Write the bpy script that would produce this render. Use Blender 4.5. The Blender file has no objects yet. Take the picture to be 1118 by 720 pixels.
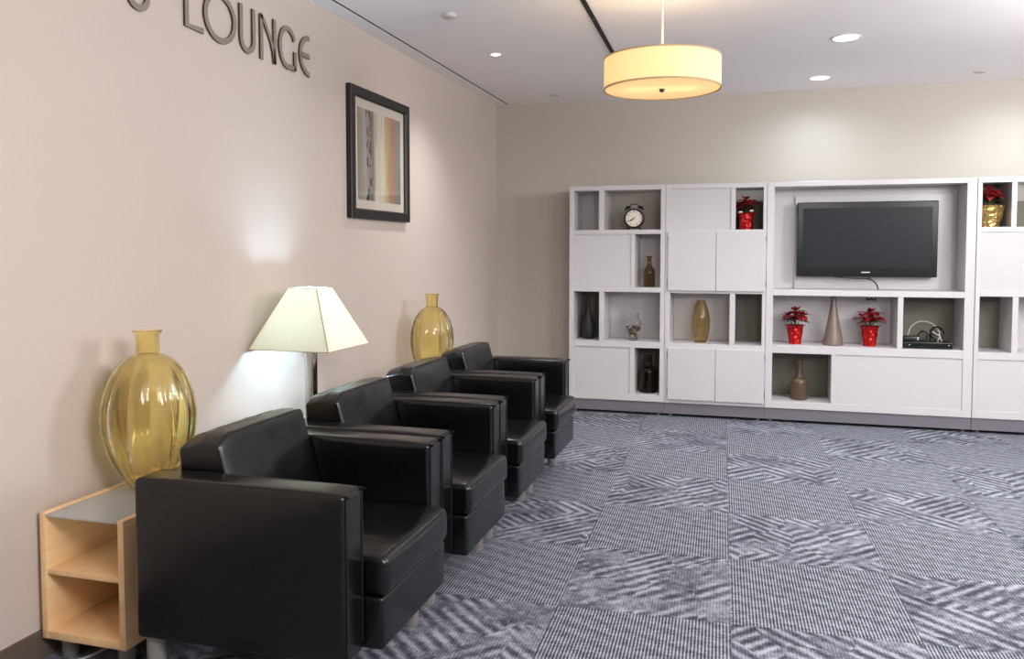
import bpy, bmesh, math, random
from mathutils import Vector, Matrix, noise
R = math.radians
PI = math.pi
SC = bpy.context.scene
COL = SC.collection
random.seed(7)

# ------------------------------------------------------------------ object helpers
def link(name, bm, mats, parent=None, smooth=True, angle=35):
    me = bpy.data.meshes.new(name)
    bmesh.ops.recalc_face_normals(bm, faces=bm.faces[:])
    bm.to_mesh(me); bm.free()
    for m in (mats if isinstance(mats, (list, tuple)) else [mats]):
        me.materials.append(m)
    if smooth:
        me.polygons.foreach_set('use_smooth', [True] * len(me.polygons))
        me.set_sharp_from_angle(angle=R(angle))
    o = bpy.data.objects.new(name, me)
    COL.objects.link(o)
    if parent is not None:
        o.parent = parent
    return o

def tag(o, label, cat, group=None, kind=None):
    o['label'] = label; o['category'] = cat
    if group: o['group'] = group
    if kind: o['kind'] = kind
    return o

def thing(name, label, cat, loc=(0, 0, 0), rz=0.0, group=None):
    o = bpy.data.objects.new(name, None)
    o.empty_display_size = 0.1
    COL.objects.link(o)
    o.location = loc; o.rotation_euler = (0, 0, rz)
    return tag(o, label, cat, group)

def struct(name, bm, mat, smooth=False):
    o = link(name, bm, mat, None, smooth)
    o['kind'] = 'structure'
    return o

def copy_tree(o, parent=None):
    c = o.copy(); COL.objects.link(c)
    c.parent = parent
    for ch in list(o.children):
        copy_tree(ch, c)
    return c

# ------------------------------------------------------------------ mesh helpers
def box(bm, x0, x1, y0, y1, z0, z1, bev=0.0, seg=2, mi=0):
    vs = [bm.verts.new((x, y, z)) for x in (x0, x1) for y in (y0, y1) for z in (z0, z1)]
    idx = [(0, 1, 3, 2), (4, 6, 7, 5), (0, 4, 5, 1), (2, 3, 7, 6), (0, 2, 6, 4), (1, 5, 7, 3)]
    fs = [bm.faces.new([vs[i] for i in f]) for f in idx]
    for f in fs: f.material_index = mi
    if bev > 0:
        es = list({e for f in fs for e in f.edges})
        r = bmesh.ops.bevel(bm, geom=es, offset=bev, segments=seg, profile=0.5, affect='EDGES')
        for f in r['faces']: f.material_index = mi
    return bm

def B(*a, **k):
    bm = bmesh.new(); box(bm, *a, **k); return bm

def rounded_box(bm, cx, cy, cz, hx, hy, hz, r, nm=8, ne=4, fn=None):
    """A box with radius-r edges; fn(p, n) may move each vertex (p is relative to the centre, n is p / half size)."""
    def ticks(h):
        t = [-h + r * (1 - math.cos(i / ne * PI / 2)) for i in range(ne)]
        mid = [-h + r + (2 * h - 2 * r) * i / nm for i in range(nm + 1)]
        return t + mid + [-v for v in reversed(t)]
    T = [ticks(hx), ticks(hy), ticks(hz)]
    H = (hx, hy, hz)
    cache = {}
    def vert(p):
        k = tuple(round(v, 6) for v in p)
        if k not in cache:
            inner = Vector([max(-h + r, min(h - r, v)) for v, h in zip(p, H)])
            d = Vector(p) - inner
            q = inner + d.normalized() * r if d.length > 1e-9 else Vector(p)
            if fn: q = fn(q, Vector([q[i] / H[i] for i in range(3)]))
            cache[k] = bm.verts.new(q + Vector((cx, cy, cz)))
        return cache[k]
    for ax in range(3):
        a, b = [(1, 2), (2, 0), (0, 1)][ax]
        for s in (-1, 1):
            for i in range(len(T[a]) - 1):
                for j in range(len(T[b]) - 1):
                    q = []
                    for (ii, jj) in ((i, j), (i + 1, j), (i + 1, j + 1), (i, j + 1)):
                        p = [0, 0, 0]; p[ax] = s * H[ax]; p[a] = T[a][ii]; p[b] = T[b][jj]
                        q.append(vert(p))
                    if s < 0: q.reverse()
                    if len(set(q)) == 4:
                        try: bm.faces.new(q)
                        except ValueError: pass
    return bm

def lathe(bm, prof, seg=40, cx=0, cy=0, cz=0, rad=None, close=False, cap0=True, cap1=False, mi=0):
    """prof: list of (r, z); rad(a, i, r) -> r may ripple the radius."""
    rings = []
    for i, (r, z) in enumerate(prof):
        ring = []
        for k in range(seg):
            a = 2 * PI * k / seg
            rr = rad(a, i, r) if rad else r
            ring.append(bm.verts.new((cx + rr * math.cos(a), cy + rr * math.sin(a), cz + z)))
        rings.append(ring)
    pairs = list(zip(rings[:-1], rings[1:]))
    if close: pairs.append((rings[-1], rings[0]))
    for A, Bq in pairs:
        for k in range(seg):
            f = bm.faces.new((A[k], A[(k + 1) % seg], Bq[(k + 1) % seg], Bq[k])); f.material_index = mi
    if not close:
        if cap0: bm.faces.new(list(reversed(rings[0]))).material_index = mi
        if cap1: bm.faces.new(rings[-1]).material_index = mi
    return bm

def cyl(bm, p0, p1, r, seg=20, r1=None, mi=0):
    p0 = Vector(p0); p1 = Vector(p1); r1 = r if r1 is None else r1
    d = (p1 - p0).normalized()
    u = d.orthogonal().normalized(); v = d.cross(u)
    A = [bm.verts.new(p0 + (u * math.cos(2 * PI * k / seg) + v * math.sin(2 * PI * k / seg)) * r) for k in range(seg)]
    C = [bm.verts.new(p1 + (u * math.cos(2 * PI * k / seg) + v * math.sin(2 * PI * k / seg)) * r1) for k in range(seg)]
    for k in range(seg):
        bm.faces.new((A[k], A[(k + 1) % seg], C[(k + 1) % seg], C[k])).material_index = mi
    bm.faces.new(list(reversed(A))).material_index = mi
    bm.faces.new(C).material_index = mi
    return bm

def tube(bm, pts, r, seg=8, sub=6):
    """A round tube along a Catmull-Rom path."""
    P = [Vector(p) for p in pts]
    if sub > 1 and len(P) > 2:
        Q = []
        E = [P[0] * 2 - P[1]] + P + [P[-1] * 2 - P[-2]]
        for i in range(1, len(E) - 2):
            for s in range(sub):
                t = s / sub
                a, b, c, d = E[i - 1], E[i], E[i + 1], E[i + 2]
                Q.append(0.5 * ((2 * b) + (c - a) * t + (2 * a - 5 * b + 4 * c - d) * t * t + (3 * b - a - 3 * c + d) * t ** 3))
        Q.append(P[-1]); P = Q
    rings = []; u = None
    for i, p in enumerate(P):
        d = (P[min(i + 1, len(P) - 1)] - P[max(i - 1, 0)]).normalized()
        u = d.orthogonal().normalized() if u is None else (u - d * u.dot(d)).normalized()
        v = d.cross(u)
        rings.append([bm.verts.new(p + (u * math.cos(2 * PI * k / seg) + v * math.sin(2 * PI * k / seg)) * r) for k in range(seg)])
    for A, C in zip(rings[:-1], rings[1:]):
        for k in range(seg):
            bm.faces.new((A[k], A[(k + 1) % seg], C[(k + 1) % seg], C[k]))
    bm.faces.new(list(reversed(rings[0]))); bm.faces.new(rings[-1])
    return bm

def sphere(bm, c, r, sz=1.0, u=20, v=12):
    bmesh.ops.create_uvsphere(bm, u_segments=u, v_segments=v, radius=r,
                              matrix=Matrix.Translation(c) @ Matrix.Diagonal((1, 1, sz, 1)))
    return bm

# ------------------------------------------------------------------ materials
def srgb(r, g, b):
    def f(c):
        c /= 255.0
        return c / 12.92 if c <= 0.04045 else ((c + 0.055) / 1.055) ** 2.4
    return (f(r), f(g), f(b), 1.0)

class N:
    def __init__(s, name):
        s.m = bpy.data.materials.new(name); s.m.use_nodes = True
        s.t = s.m.node_tree; s.b = s.t.nodes['Principled BSDF']; s.out = s.t.nodes['Material Output']
    def n(s, typ, **k):
        d = s.t.nodes.new(typ)
        for a, v in k.items(): setattr(d, a, v)
        return d
    def l(s, a, b): s.t.links.new(a, b)
    def val(s, x, sock):
        if hasattr(x, 'is_output'): s.l(x, sock)
        else: sock.default_value = x
    def math(s, op, a, b=0.0, c=None):
        d = s.n('ShaderNodeMath', operation=op)
        s.val(a, d.inputs[0]); s.val(b, d.inputs[1])
        if c is not None: s.val(c, d.inputs[2])
        return d.outputs[0]
    def noise(s, vec, scale, detail=3, rough=0.5):
        d = s.n('ShaderNodeTexNoise'); d.inputs['Scale'].default_value = scale
        d.inputs['Detail'].default_value = detail; d.inputs['Roughness'].default_value = rough
        if vec is not None: s.l(vec, d.inputs['Vector'])
        return d.outputs['Fac']
    def mix(s, f, a, b):
        d = s.n('ShaderNodeMix', data_type='RGBA')
        s.val(f, d.inputs[0]); s.val(a, d.inputs[6]); s.val(b, d.inputs[7])
        return d.outputs[2]
    def ramp(s, f, stops, interp='LINEAR'):
        d = s.n('ShaderNodeValToRGB'); d.color_ramp.interpolation = interp
        e = d.color_ramp.elements
        while len(e) < len(stops): e.new(0.5)
        for i, (p, c) in enumerate(stops): e[i].position = p; e[i].color = c
        s.l(f, d.inputs[0]); return d.outputs[0]
    def coord(s, which='Object'): return s.n('ShaderNodeTexCoord').outputs[which]
    def bump(s, h, strength=0.2, dist=0.01):
        d = s.n('ShaderNodeBump'); d.inputs['Strength'].default_value = strength; d.inputs['Distance'].default_value = dist
        s.l(h, d.inputs['Height']); s.l(d.outputs[0], s.b.inputs['Normal'])
    def set(s, **k):
        for a, v in k.items():
            s.val(v, s.b.inputs[a.replace('_', ' ')])
        return s

def plain(name, col, rough=0.5, metal=0.0, spec=0.5, vary=0.0, vscale=6.0, bump=0.0, bscale=60.0, coat=0.0):
    q = N(name); q.set(Roughness=rough, Metallic=metal)
    q.b.inputs['Specular IOR Level'].default_value = spec
    if coat:
        q.b.inputs['Coat Weight'].default_value = coat; q.b.inputs['Coat Roughness'].default_value = 0.08
    if vary or bump: co = q.coord()
    if vary:
        f = q.noise(co, vscale, 4)
        c2 = tuple(min(1, v * (1 + vary)) for v in col[:3]) + (1,)
        c1 = tuple(v * (1 - vary) for v in col[:3]) + (1,)
        q.l(q.mix(f, c1, c2), q.b.inputs['Base Color'])
    else:
        q.b.inputs['Base Color'].default_value = col
    if bump: q.bump(q.noise(co, bscale, 3), bump, 0.004)
    return q.m

M = {}
M['wall_left'] = plain('wall_paint_cream', srgb(199, 185, 174), 0.65, spec=0.2, vary=0.012, vscale=1.5, bump=0.03, bscale=220)
M['wall_back'] = plain('wall_paint_greige', srgb(184, 177, 166), 0.6, spec=0.3, vary=0.012, vscale=1.5, bump=0.03, bscale=220)
M['ceiling'] = plain('ceiling_paint', srgb(242, 237, 236), 0.8, spec=0.2, vary=0.01, vscale=2)
M['wall_far'] = plain('wall_paint_taupe', srgb(150, 142, 134), 0.6, spec=0.2, vary=0.02)
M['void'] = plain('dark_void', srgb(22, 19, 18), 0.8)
M['baseboard'] = plain('baseboard_vinyl', srgb(96, 82, 74), 0.5, vary=0.05)
M['white'] = plain('white_laminate', srgb(198, 195, 196), 0.32, spec=0.5, vary=0.008)
M['gloss'] = plain('white_gloss_panel', srgb(196, 194, 195), 0.34, spec=0.4, coat=0.3)
M['olive_back'] = plain('olive_back_panel', srgb(104, 101, 88), 0.6, vary=0.02)
M['plinth'] = plain('plinth_grey', srgb(112, 108, 116), 0.4, vary=0.02)
M['steel'] = plain('brushed_steel', srgb(160, 158, 155), 0.35, metal=0.85, vary=0.04, vscale=40)
M['leg'] = plain('satin_metal_leg', srgb(158, 154, 148), 0.35, metal=0.45)
M['chrome'] = plain('chrome', srgb(200, 202, 206), 0.12, metal=1.0)
M['hinge'] = plain('hinge_metal', srgb(70, 68, 66), 0.4, metal=0.6)
M['black'] = plain('black_plastic', srgb(17, 17, 19), 0.35, vary=0.05)
M['blackwood'] = plain('black_frame_wood', srgb(22, 20, 19), 0.35, vary=0.08, vscale=30)
M['mat_board'] = plain('mat_board', srgb(222, 208, 192), 0.9)
M['letter_face'] = plain('letter_brushed_metal', srgb(138, 128, 114), 0.45, metal=0.15, vary=0.04, vscale=25)
M['letter_side'] = plain('letter_shaded_edge', srgb(58, 50, 44), 0.5, metal=0.5)  # shade of the unlit letter sides put into a darker colour
M['white_metal'] = plain('white_painted_metal', srgb(228, 224, 220), 0.4)
M['detector'] = plain('detector_plastic', srgb(198, 192, 186), 0.5)
M['brass'] = plain('antique_brass', srgb(150, 122, 74), 0.35, metal=0.8)
M['trim_tan'] = plain('shade_trim', srgb(186, 166, 124), 0.7, vary=0.04, vscale=40)
M['clockface'] = plain('clock_face', srgb(236, 226, 210), 0.5)
M['matt_black'] = plain('matt_black_ceramic', srgb(24, 24, 25), 0.5, vary=0.06)
M['taupe'] = plain('taupe_ceramic', srgb(116, 100, 90), 0.35, vary=0.05, vscale=9)
M['olive_ceramic'] = plain('brown_ceramic', srgb(84, 68, 52), 0.3, vary=0.06, vscale=9)
M['white_cable'] = plain('pale_cable', srgb(190, 188, 180), 0.5)
M['potpourri'] = None
M['soil'] = plain('potting_soil', srgb(50, 36, 26), 0.9, vary=0.2, vscale=80)

def leather():
    q = N('black_leather'); co = q.coord()
    big = q.noise(co, 3.5, 1, 0.3)
    q.l(q.mix(big, srgb(6, 7, 8), srgb(9, 10, 10)), q.b.inputs['Base Color'])
    q.l(q.math('MULTIPLY_ADD', big, 0.10, 0.20), q.b.inputs['Roughness'])
    q.bump(q.noise(co, 7, 1, 0.3), 0.10, 0.03)
    q.b.inputs['Specular IOR Level'].default_value = 0.48
    return q.m
M['leather'] = leather()

def wood():
    q = N('maple_veneer'); co = q.coord()
    mp = q.n('ShaderNodeMapping'); mp.inputs['Scale'].default_value = (30, 3, 30); q.l(co, mp.inputs[0])
    f = q.noise(mp.outputs[0], 1.0, 5, 0.6)
    q.l(q.ramp(f, [(0.3, srgb(243, 198, 142)), (0.55, srgb(248, 210, 158)), (0.75, srgb(251, 218, 170))]), q.b.inputs['Base Color'])
    q.set(Roughness=0.38); return q.m
M['wood'] = wood()

def glass(name, col, rough=0.02, ior=1.45, bumpy=0.0):
    q = N(name); q.set(Roughness=rough, IOR=ior)
    q.b.inputs['Transmission Weight'].default_value = 1.0
    q.b.inputs['Base Color'].default_value = col
    if bumpy: q.bump(q.noise(q.coord(), 26, 3), bumpy, 0.01)
    return q.m
def tinted(name, col, tr_fac, rough=.015, bumpy=0.0):
    m = glass(name, col, rough, 1.45, bumpy); nt = m.node_tree
    b = nt.nodes['Principled BSDF']; o = nt.nodes['Material Output']
    tr = nt.nodes.new('ShaderNodeBsdfTransparent'); tr.inputs[0].default_value = tuple(c ** .5 for c in col[:3]) + (1,)
    mx = nt.nodes.new('ShaderNodeMixShader'); mx.inputs[0].default_value = tr_fac
    nt.links.new(b.outputs[0], mx.inputs[1]); nt.links.new(tr.outputs[0], mx.inputs[2]); nt.links.new(mx.outputs[0], o.inputs[0])
    return m
M['amber'] = tinted('amber_glass', (1.0, 0.905, 0.55, 1), .08)
M['brown_glass'] = tinted('brown_glass', (0.56, 0.42, 0.24, 1), .3, .04)
M['smoke_glass'] = tinted('smoked_brown_glass', (0.34, 0.25, 0.15, 1), .3, .05)
M['olive_glass'] = tinted('olive_glass', (0.86, 0.74, 0.50, 1), .35, .03)
M['clear_glass'] = tinted('clear_glass', (0.97, 0.98, 0.98, 1), .5, .01)

def thin_glass(name, tint, base=0.06):
    q = N(name); t = q.t
    tr = q.n('ShaderNodeBsdfTransparent'); tr.inputs[0].default_value = tint
    gl = q.n('ShaderNodeBsdfGlossy'); gl.inputs['Roughness'].default_value = 0.02
    fr = q.n('ShaderNodeFresnel'); fr.inputs['IOR'].default_value = 1.5
    mx = q.n('ShaderNodeMixShader'); ge = q.n('ShaderNodeNewGeometry'); q.l(q.math('MULTIPLY_ADD', ge.outputs['Backfacing'], 1 / 1.5 - 1.5, 1.5), fr.inputs['IOR'])
    q.l(fr.outputs[0], mx.inputs[0]); q.l(tr.outputs[0], mx.inputs[1]); q.l(gl.outputs[0], mx.inputs[2])
    q.l(mx.outputs[0], q.out.inputs[0]); t.nodes.remove(q.b); return q.m
M['pane'] = thin_glass('picture_pane', (0.97, 0.98, 0.98, 1))
def painted_sheen_glass(name, tint, col, f):
    m = thin_glass(name, tint); nt = m.node_tree; o = nt.nodes['Material Output']
    src = o.inputs[0].links[0].from_socket
    df = nt.nodes.new('ShaderNodeBsdfDiffuse'); df.inputs[0].default_value = col
    mx = nt.nodes.new('ShaderNodeMixShader'); mx.inputs[0].default_value = f
    nt.links.new(src, mx.inputs[1]); nt.links.new(df.outputs[0], mx.inputs[2]); nt.links.new(mx.outputs[0], o.inputs[0])
    return m
M['tabletop_glass'] = painted_sheen_glass('table_top_glass', (0.90, 0.94, 0.93, 1), srgb(226, 228, 228), .42)  # pale diffuse mix painted in for the wall reflected in the glass
M['cellophane'] = thin_glass('cellophane', (0.97, 0.97, 0.97, 1))

def translucent(name, col, trans, emit=None, estr=0.0):
    q = N(name)
    df = q.n('ShaderNodeBsdfDiffuse'); df.inputs[0].default_value = col
    tl = q.n('ShaderNodeBsdfTranslucent'); tl.inputs[0].default_value = col
    mx = q.n('ShaderNodeMixShader'); mx.inputs[0].default_value = trans
    q.l(df.outputs[0], mx.inputs[1]); q.l(tl.outputs[0], mx.inputs[2])
    o = mx.outputs[0]
    if emit:
        em = q.n('ShaderNodeEmission'); em.inputs[0].default_value = emit; em.inputs[1].default_value = estr
        ad = q.n('ShaderNodeAddShader'); q.l(o, ad.inputs[0]); q.l(em.outputs[0], ad.inputs[1]); o = ad.outputs[0]
    q.l(o, q.out.inputs[0]); q.t.nodes.remove(q.b); return q.m
M['lamp_shade'] = translucent('lamp_shade_fabric', srgb(243, 239, 222), 0.29)
M['pendant_shade'] = translucent('pendant_shade_fabric', srgb(250, 238, 206), 0.5, srgb(255, 224, 160), 0.08)
M['pendant_diffuser'] = translucent('pendant_diffuser_acrylic', srgb(252, 234, 205), 0.6, srgb(255, 222, 180), 0.10)

def emit(name, col, s):
    q = N(name); e = q.n('ShaderNodeEmission'); e.inputs[0].default_value = col; e.inputs[1].default_value = s
    q.l(e.outputs[0], q.out.inputs[0]); q.t.nodes.remove(q.b); return q.m
M['led'] = emit('downlight_lens', (0.95, 0.97, 1.0, 1), 6.0)
M['bulb_cool'] = emit('bulb_cool', (0.9, 0.96, 1.0, 1), 8.0)
M['bulb_warm'] = emit('bulb_warm', (1.0, 0.86, 0.6, 1), 8.0)

def foil(name, c1, c2, metal=0.7):
    q = N(name); co = q.coord()
    f = q.noise(co, 38, 2)
    q.l(q.mix(f, c1, c2), q.b.inputs['Base Color']); q.set(Roughness=0.22, Metallic=metal)
    v = q.n('ShaderNodeTexVoronoi'); v.inputs['Scale'].default_value = 34; q.l(co, v.inputs['Vector'])
    q.bump(v.outputs['Distance'], 0.6, 0.02); return q.m
M['red_foil'] = foil('red_foil', srgb(140, 6, 8), srgb(205, 26, 22), 0.5)
M['gold_foil'] = foil('gold_foil', srgb(176, 140, 74), srgb(222, 192, 122), 0.8)
M['bract'] = plain('poinsettia_red', srgb(138, 10, 16), 0.5, vary=0.35, vscale=25)
M['leaf'] = plain('poinsettia_green', srgb(36, 46, 26), 0.5, vary=0.3, vscale=25)
M['stem'] = plain('poinsettia_stem', srgb(70, 78, 40), 0.6)

def screen():
    q = N('screen_glass'); q.b.inputs['Base Color'].default_value = srgb(26, 30, 35)
    q.set(Roughness=0.35); q.b.inputs['Specular IOR Level'].default_value = 0.18; return q.m
M['screen'] = screen()

def potp():
    q = N('potpourri_mix'); oi = q.n('ShaderNodeTexVoronoi'); oi.inputs['Scale'].default_value = 42
    q.l(q.coord(), oi.inputs['Vector'])
    sp = q.n('ShaderNodeSeparateColor'); q.l(oi.outputs['Color'], sp.inputs[0])
    q.l(q.ramp(sp.outputs[0], [(0, srgb(60, 38, 26)), (0.35, srgb(110, 70, 48)), (0.6, srgb(196, 172, 140)), (0.8, srgb(232, 222, 206))], 'CONSTANT'), q.b.inputs['Base Color'])
    q.set(Roughness=0.7); return q.m
M['potpourri'] = potp()

def carpet():
    q = N('carpet_tiles'); co = q.coord()
    mp = q.n('ShaderNodeMapping'); mp.vector_type = 'POINT'
    mp.inputs['Rotation'].default_value = (0, 0, -R(2.1)); q.l(co, mp.inputs[0])
    wob = q.n('ShaderNodeTexNoise'); wob.inputs['Scale'].default_value = 60; wob.inputs['Detail'].default_value = 2; q.l(mp.outputs[0], wob.inputs['Vector'])
    sp = q.n('ShaderNodeSeparateXYZ'); q.l(mp.outputs[0], sp.inputs[0])
    TU, TV = 0.665, 0.680
    u0 = q.math('DIVIDE', q.math('SUBTRACT', sp.outputs[0], 0.051), TU)
    v0 = q.math('DIVIDE', q.math('SUBTRACT', sp.outputs[1], 3.157), TV)
    iu = q.math('FLOOR', u0); iv = q.math('FLOOR', v0)
    par = q.math('FLOORED_MODULO', q.math('ADD', q.math('ADD', iu, iv), 0.5), 2.0)
    isrib = q.math('LESS_THAN', par, 1.0)          # parity of the tile: fine rib or diagonal brush pattern
    # tile-local coordinates with a random offset per tile
    cid = q.n('ShaderNodeCombineXYZ'); q.l(iu, cid.inputs[0]); q.l(iv, cid.inputs[1])
    wn = q.n('ShaderNodeTexWhiteNoise', noise_dimensions='2D'); q.l(cid.outputs[0], wn.inputs['Vector'])
    off = q.n('ShaderNodeVectorMath', operation='SCALE'); q.l(wn.outputs['Color'], off.inputs[0]); off.inputs['Scale'].default_value = 30
    lv = q.n('ShaderNodeVectorMath', operation='ADD'); q.l(mp.outputs[0], lv.inputs[0]); q.l(off.outputs[0], lv.inputs[1])
    u, v = sp.outputs[0], sp.outputs[1]
    # ---- diagonal tile
    patch = q.n('ShaderNodeTexVoronoi'); patch.inputs['Scale'].default_value = 3.4; patch.inputs['Randomness'].default_value = 0.9
    pm = q.n('ShaderNodeMapping'); pm.inputs['Rotation'].default_value = (0, 0, R(45)); pm.inputs['Scale'].default_value = (1.0, 0.75, 1); q.l(lv.outputs[0], pm.inputs[0])
    patch.distance = 'MANHATTAN'
    q.l(pm.outputs[0], patch.inputs['Vector'])
    ps = q.n('ShaderNodeSeparateColor'); q.l(patch.outputs['Color'], ps.inputs[0])
    sgn = q.math('SUBTRACT', q.math('MULTIPLY', q.math('GREATER_THAN', ps.outputs[0], 0.5), 2.0), 1.0)
    wobv = q.math('MULTIPLY', q.math('SUBTRACT', wob.outputs['Fac'], 0.5), 0.014)
    diag = q.math('ADD', q.math('ADD', u, q.math('MULTIPLY', v, sgn)), wobv)
    per = q.math('MULTIPLY_ADD', ps.outputs[1], 0.026, 0.070)
    st = q.math('SINE', q.math('MULTIPLY', q.math('DIVIDE', diag, per), 2 * PI))
    zone = q.math('MULTIPLY', q.math('SUBTRACT', q.noise(lv.outputs[0], 7, 2, 0.5), 0.40), 9.0)
    zone = q.math('MINIMUM', q.math('MAXIMUM', zone, 0.12), 1.0)
    st = q.math('MULTIPLY', q.math('MULTIPLY', st, 1.35), zone)
    st = q.math('ADD', st, q.math('MULTIPLY', q.math('SUBTRACT', q.noise(lv.outputs[0], 30, 4, 0.7), 0.5), 4.6))
    st = q.math('ADD', st, q.math('MULTIPLY', q.math('SUBTRACT', q.noise(lv.outputs[0], 5, 3, 0.6), 0.5), 4.4))
    dval = q.math('MULTIPLY_ADD', st, 0.21, 0.52)
    # ---- rib tile
    rib = q.math('SINE', q.math('MULTIPLY', q.math('ADD', u, q.math('MULTIPLY', wobv, 0.12)), 2 * PI / 0.0124))
    band = q.math('SINE', q.math('MULTIPLY', q.math('ADD', q.math('MULTIPLY', u, 0.45), v), 2 * PI / 0.09))
    sm = q.n('ShaderNodeMapping'); sm.inputs['Scale'].default_value = (26, 70, 1); sm.inputs['Rotation'].default_value = (0, 0, R(-38)); q.l(lv.outputs[0], sm.inputs[0])
    rv = q.math('MULTIPLY', rib, 0.31)
    rv = q.math('ADD', rv, q.math('MULTIPLY', band, 0.09))
    rv = q.math('ADD', rv, q.math('MULTIPLY', q.math('SUBTRACT', q.noise(sm.outputs[0], 1.0, 3, 0.7), 0.5), 1.3))
    rval = q.math('ADD', rv, 0.5)
    val = q.math('ADD', q.math('MULTIPLY', isrib, rval), q.math('MULTIPLY', q.math('SUBTRACT', 1.0, isrib), dval))
    # fine pile grain on every tile
    val = q.math('ADD', val, q.math('MULTIPLY', q.math('SUBTRACT', q.noise(mp.outputs[0], 170, 2, 0.7), 0.5), 1.2))
    val = q.math('ADD', val, q.math('MULTIPLY', rib, 0.07))
    # tile seams
    fu = q.math('FRACT', u0); fv = q.math('FRACT', v0)
    seam = q.math('MAXIMUM', q.math('LESS_THAN', fu, 0.006), q.math('LESS_THAN', fv, 0.006))
    val = q.math('SUBTRACT', val, q.math('MULTIPLY', seam, 0.16))
    c = q.ramp(val, [(0.08, srgb(46, 48, 55)), (0.42, srgb(84, 86, 96)), (0.62, srgb(117, 120, 128)), (0.95, srgb(156, 159, 167))])
    q.l(c, q.b.inputs['Base Color']); q.set(Roughness=0.95); q.b.inputs['Specular IOR Level'].default_value = 0.15
    q.bump(val, 0.35, 0.006); return q.m
M['carpet'] = carpet()

def art():
    q = N('abstract_stripe_print'); co = q.coord()
    mp = q.n('ShaderNodeMapping'); mp.inputs['Scale'].default_value = (1, 6.5, 1.3); q.l(co, mp.inputs[0])
    sp = q.n('ShaderNodeSeparateXYZ'); q.l(co, sp.inputs[0])
    t = q.math('ADD', q.math('DIVIDE', q.math('ADD', sp.outputs[1], 0.33), 0.66),
               q.math('MULTIPLY', q.math('SUBTRACT', q.noise(mp.outputs[0], 2.2, 3), 0.5), 0.10))
    c = q.ramp(t, [(0.0, srgb(146, 128, 110)), (0.13, srgb(168, 152, 134)), (0.17, srgb(176, 172, 168)), (0.24, srgb(150, 140, 128)),
                   (0.34, srgb(140, 122, 96)), (0.40, srgb(206, 194, 176)), (0.55, srgb(226, 216, 196)), (0.64, srgb(206, 178, 130)),
                   (0.72, srgb(188, 142, 112)), (0.84, srgb(170, 124, 98)), (0.90, srgb(146, 134, 122)), (0.94, srgb(126, 136, 138)), (1.0, srgb(116, 128, 132))])
    # black dabs down the grey stripe
    m2 = q.n('ShaderNodeMapping'); m2.inputs['Scale'].default_value = (1, 26, 13); q.l(co, m2.inputs[0])
    n2 = q.noise(m2.outputs[0], 1.0, 2)
    band = q.math('MULTIPLY', q.math('GREATER_THAN', t, 0.20), q.math('LESS_THAN', t, 0.31))
    dab = q.math('MULTIPLY', band, q.math('GREATER_THAN', n2, 0.55))
    c2 = q.mix(dab, c, srgb(48, 44, 44))
    # darker streaks
    m3 = q.n('ShaderNodeMapping'); m3.inputs['Scale'].default_value = (1, 60, 3); q.l(co, m3.inputs[0])
    s3 = q.math('MULTIPLY', q.math('GREATER_THAN', q.noise(m3.outputs[0], 1.0, 3), 0.60), 0.35)
    c3 = q.mix(s3, c2, srgb(110, 86, 62))
    q.l(c3, q.b.inputs['Base Color']); q.set(Roughness=0.7); return q.m
M['art'] = art()

# ------------------------------------------------------------------ room
WX, BY, CZ = -2.3416, 7.493, 2.767
XR, YN = 5.5, -2.5
struct('floor', B(WX - .1, XR, YN, BY + .1, -0.06, 0.0), M['carpet'])
struct('wall_left', B(WX - .12, WX, YN, BY + .12, 0.0, CZ + .1), M['wall_left'])
struct('wall_back', B(WX, XR, BY, BY + .12, 0.0, CZ + .1), M['wall_back'])
struct('wall_right', B(XR, XR + .12, YN, BY + .12, 0.0, CZ + .1), M['wall_far'])
struct('wall_rear', B(WX - .12, XR + .12, YN - .12, YN, 0.0, CZ + .1), M['wall_far'])
# ceiling with a narrow slot that runs along the left wall
bm = bmesh.new()
box(bm, -2.209, XR, YN, BY, CZ, CZ + .1)
box(bm, WX, -2.226, YN, BY, CZ, CZ + .1)
box(bm, -2.226, -2.209, BY - .03, BY, CZ, CZ + .1)
struct('ceiling', bm, M['ceiling'])
struct('slot_shade_1', B(-2.2258, -2.2092, YN, BY - .031, CZ + .0015, CZ + .09), M['void'])  # dark fill that paints the slot's shade, almost flush with the ceiling
struct('baseboard_left', B(WX, WX + .012, YN, BY, 0.0, 0.101, bev=.003), M['baseboard'])
struct('baseboard_back', B(WX + .012, XR, BY - .012, BY, 0.0, 0.101, bev=.003), M['baseboard'])

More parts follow.
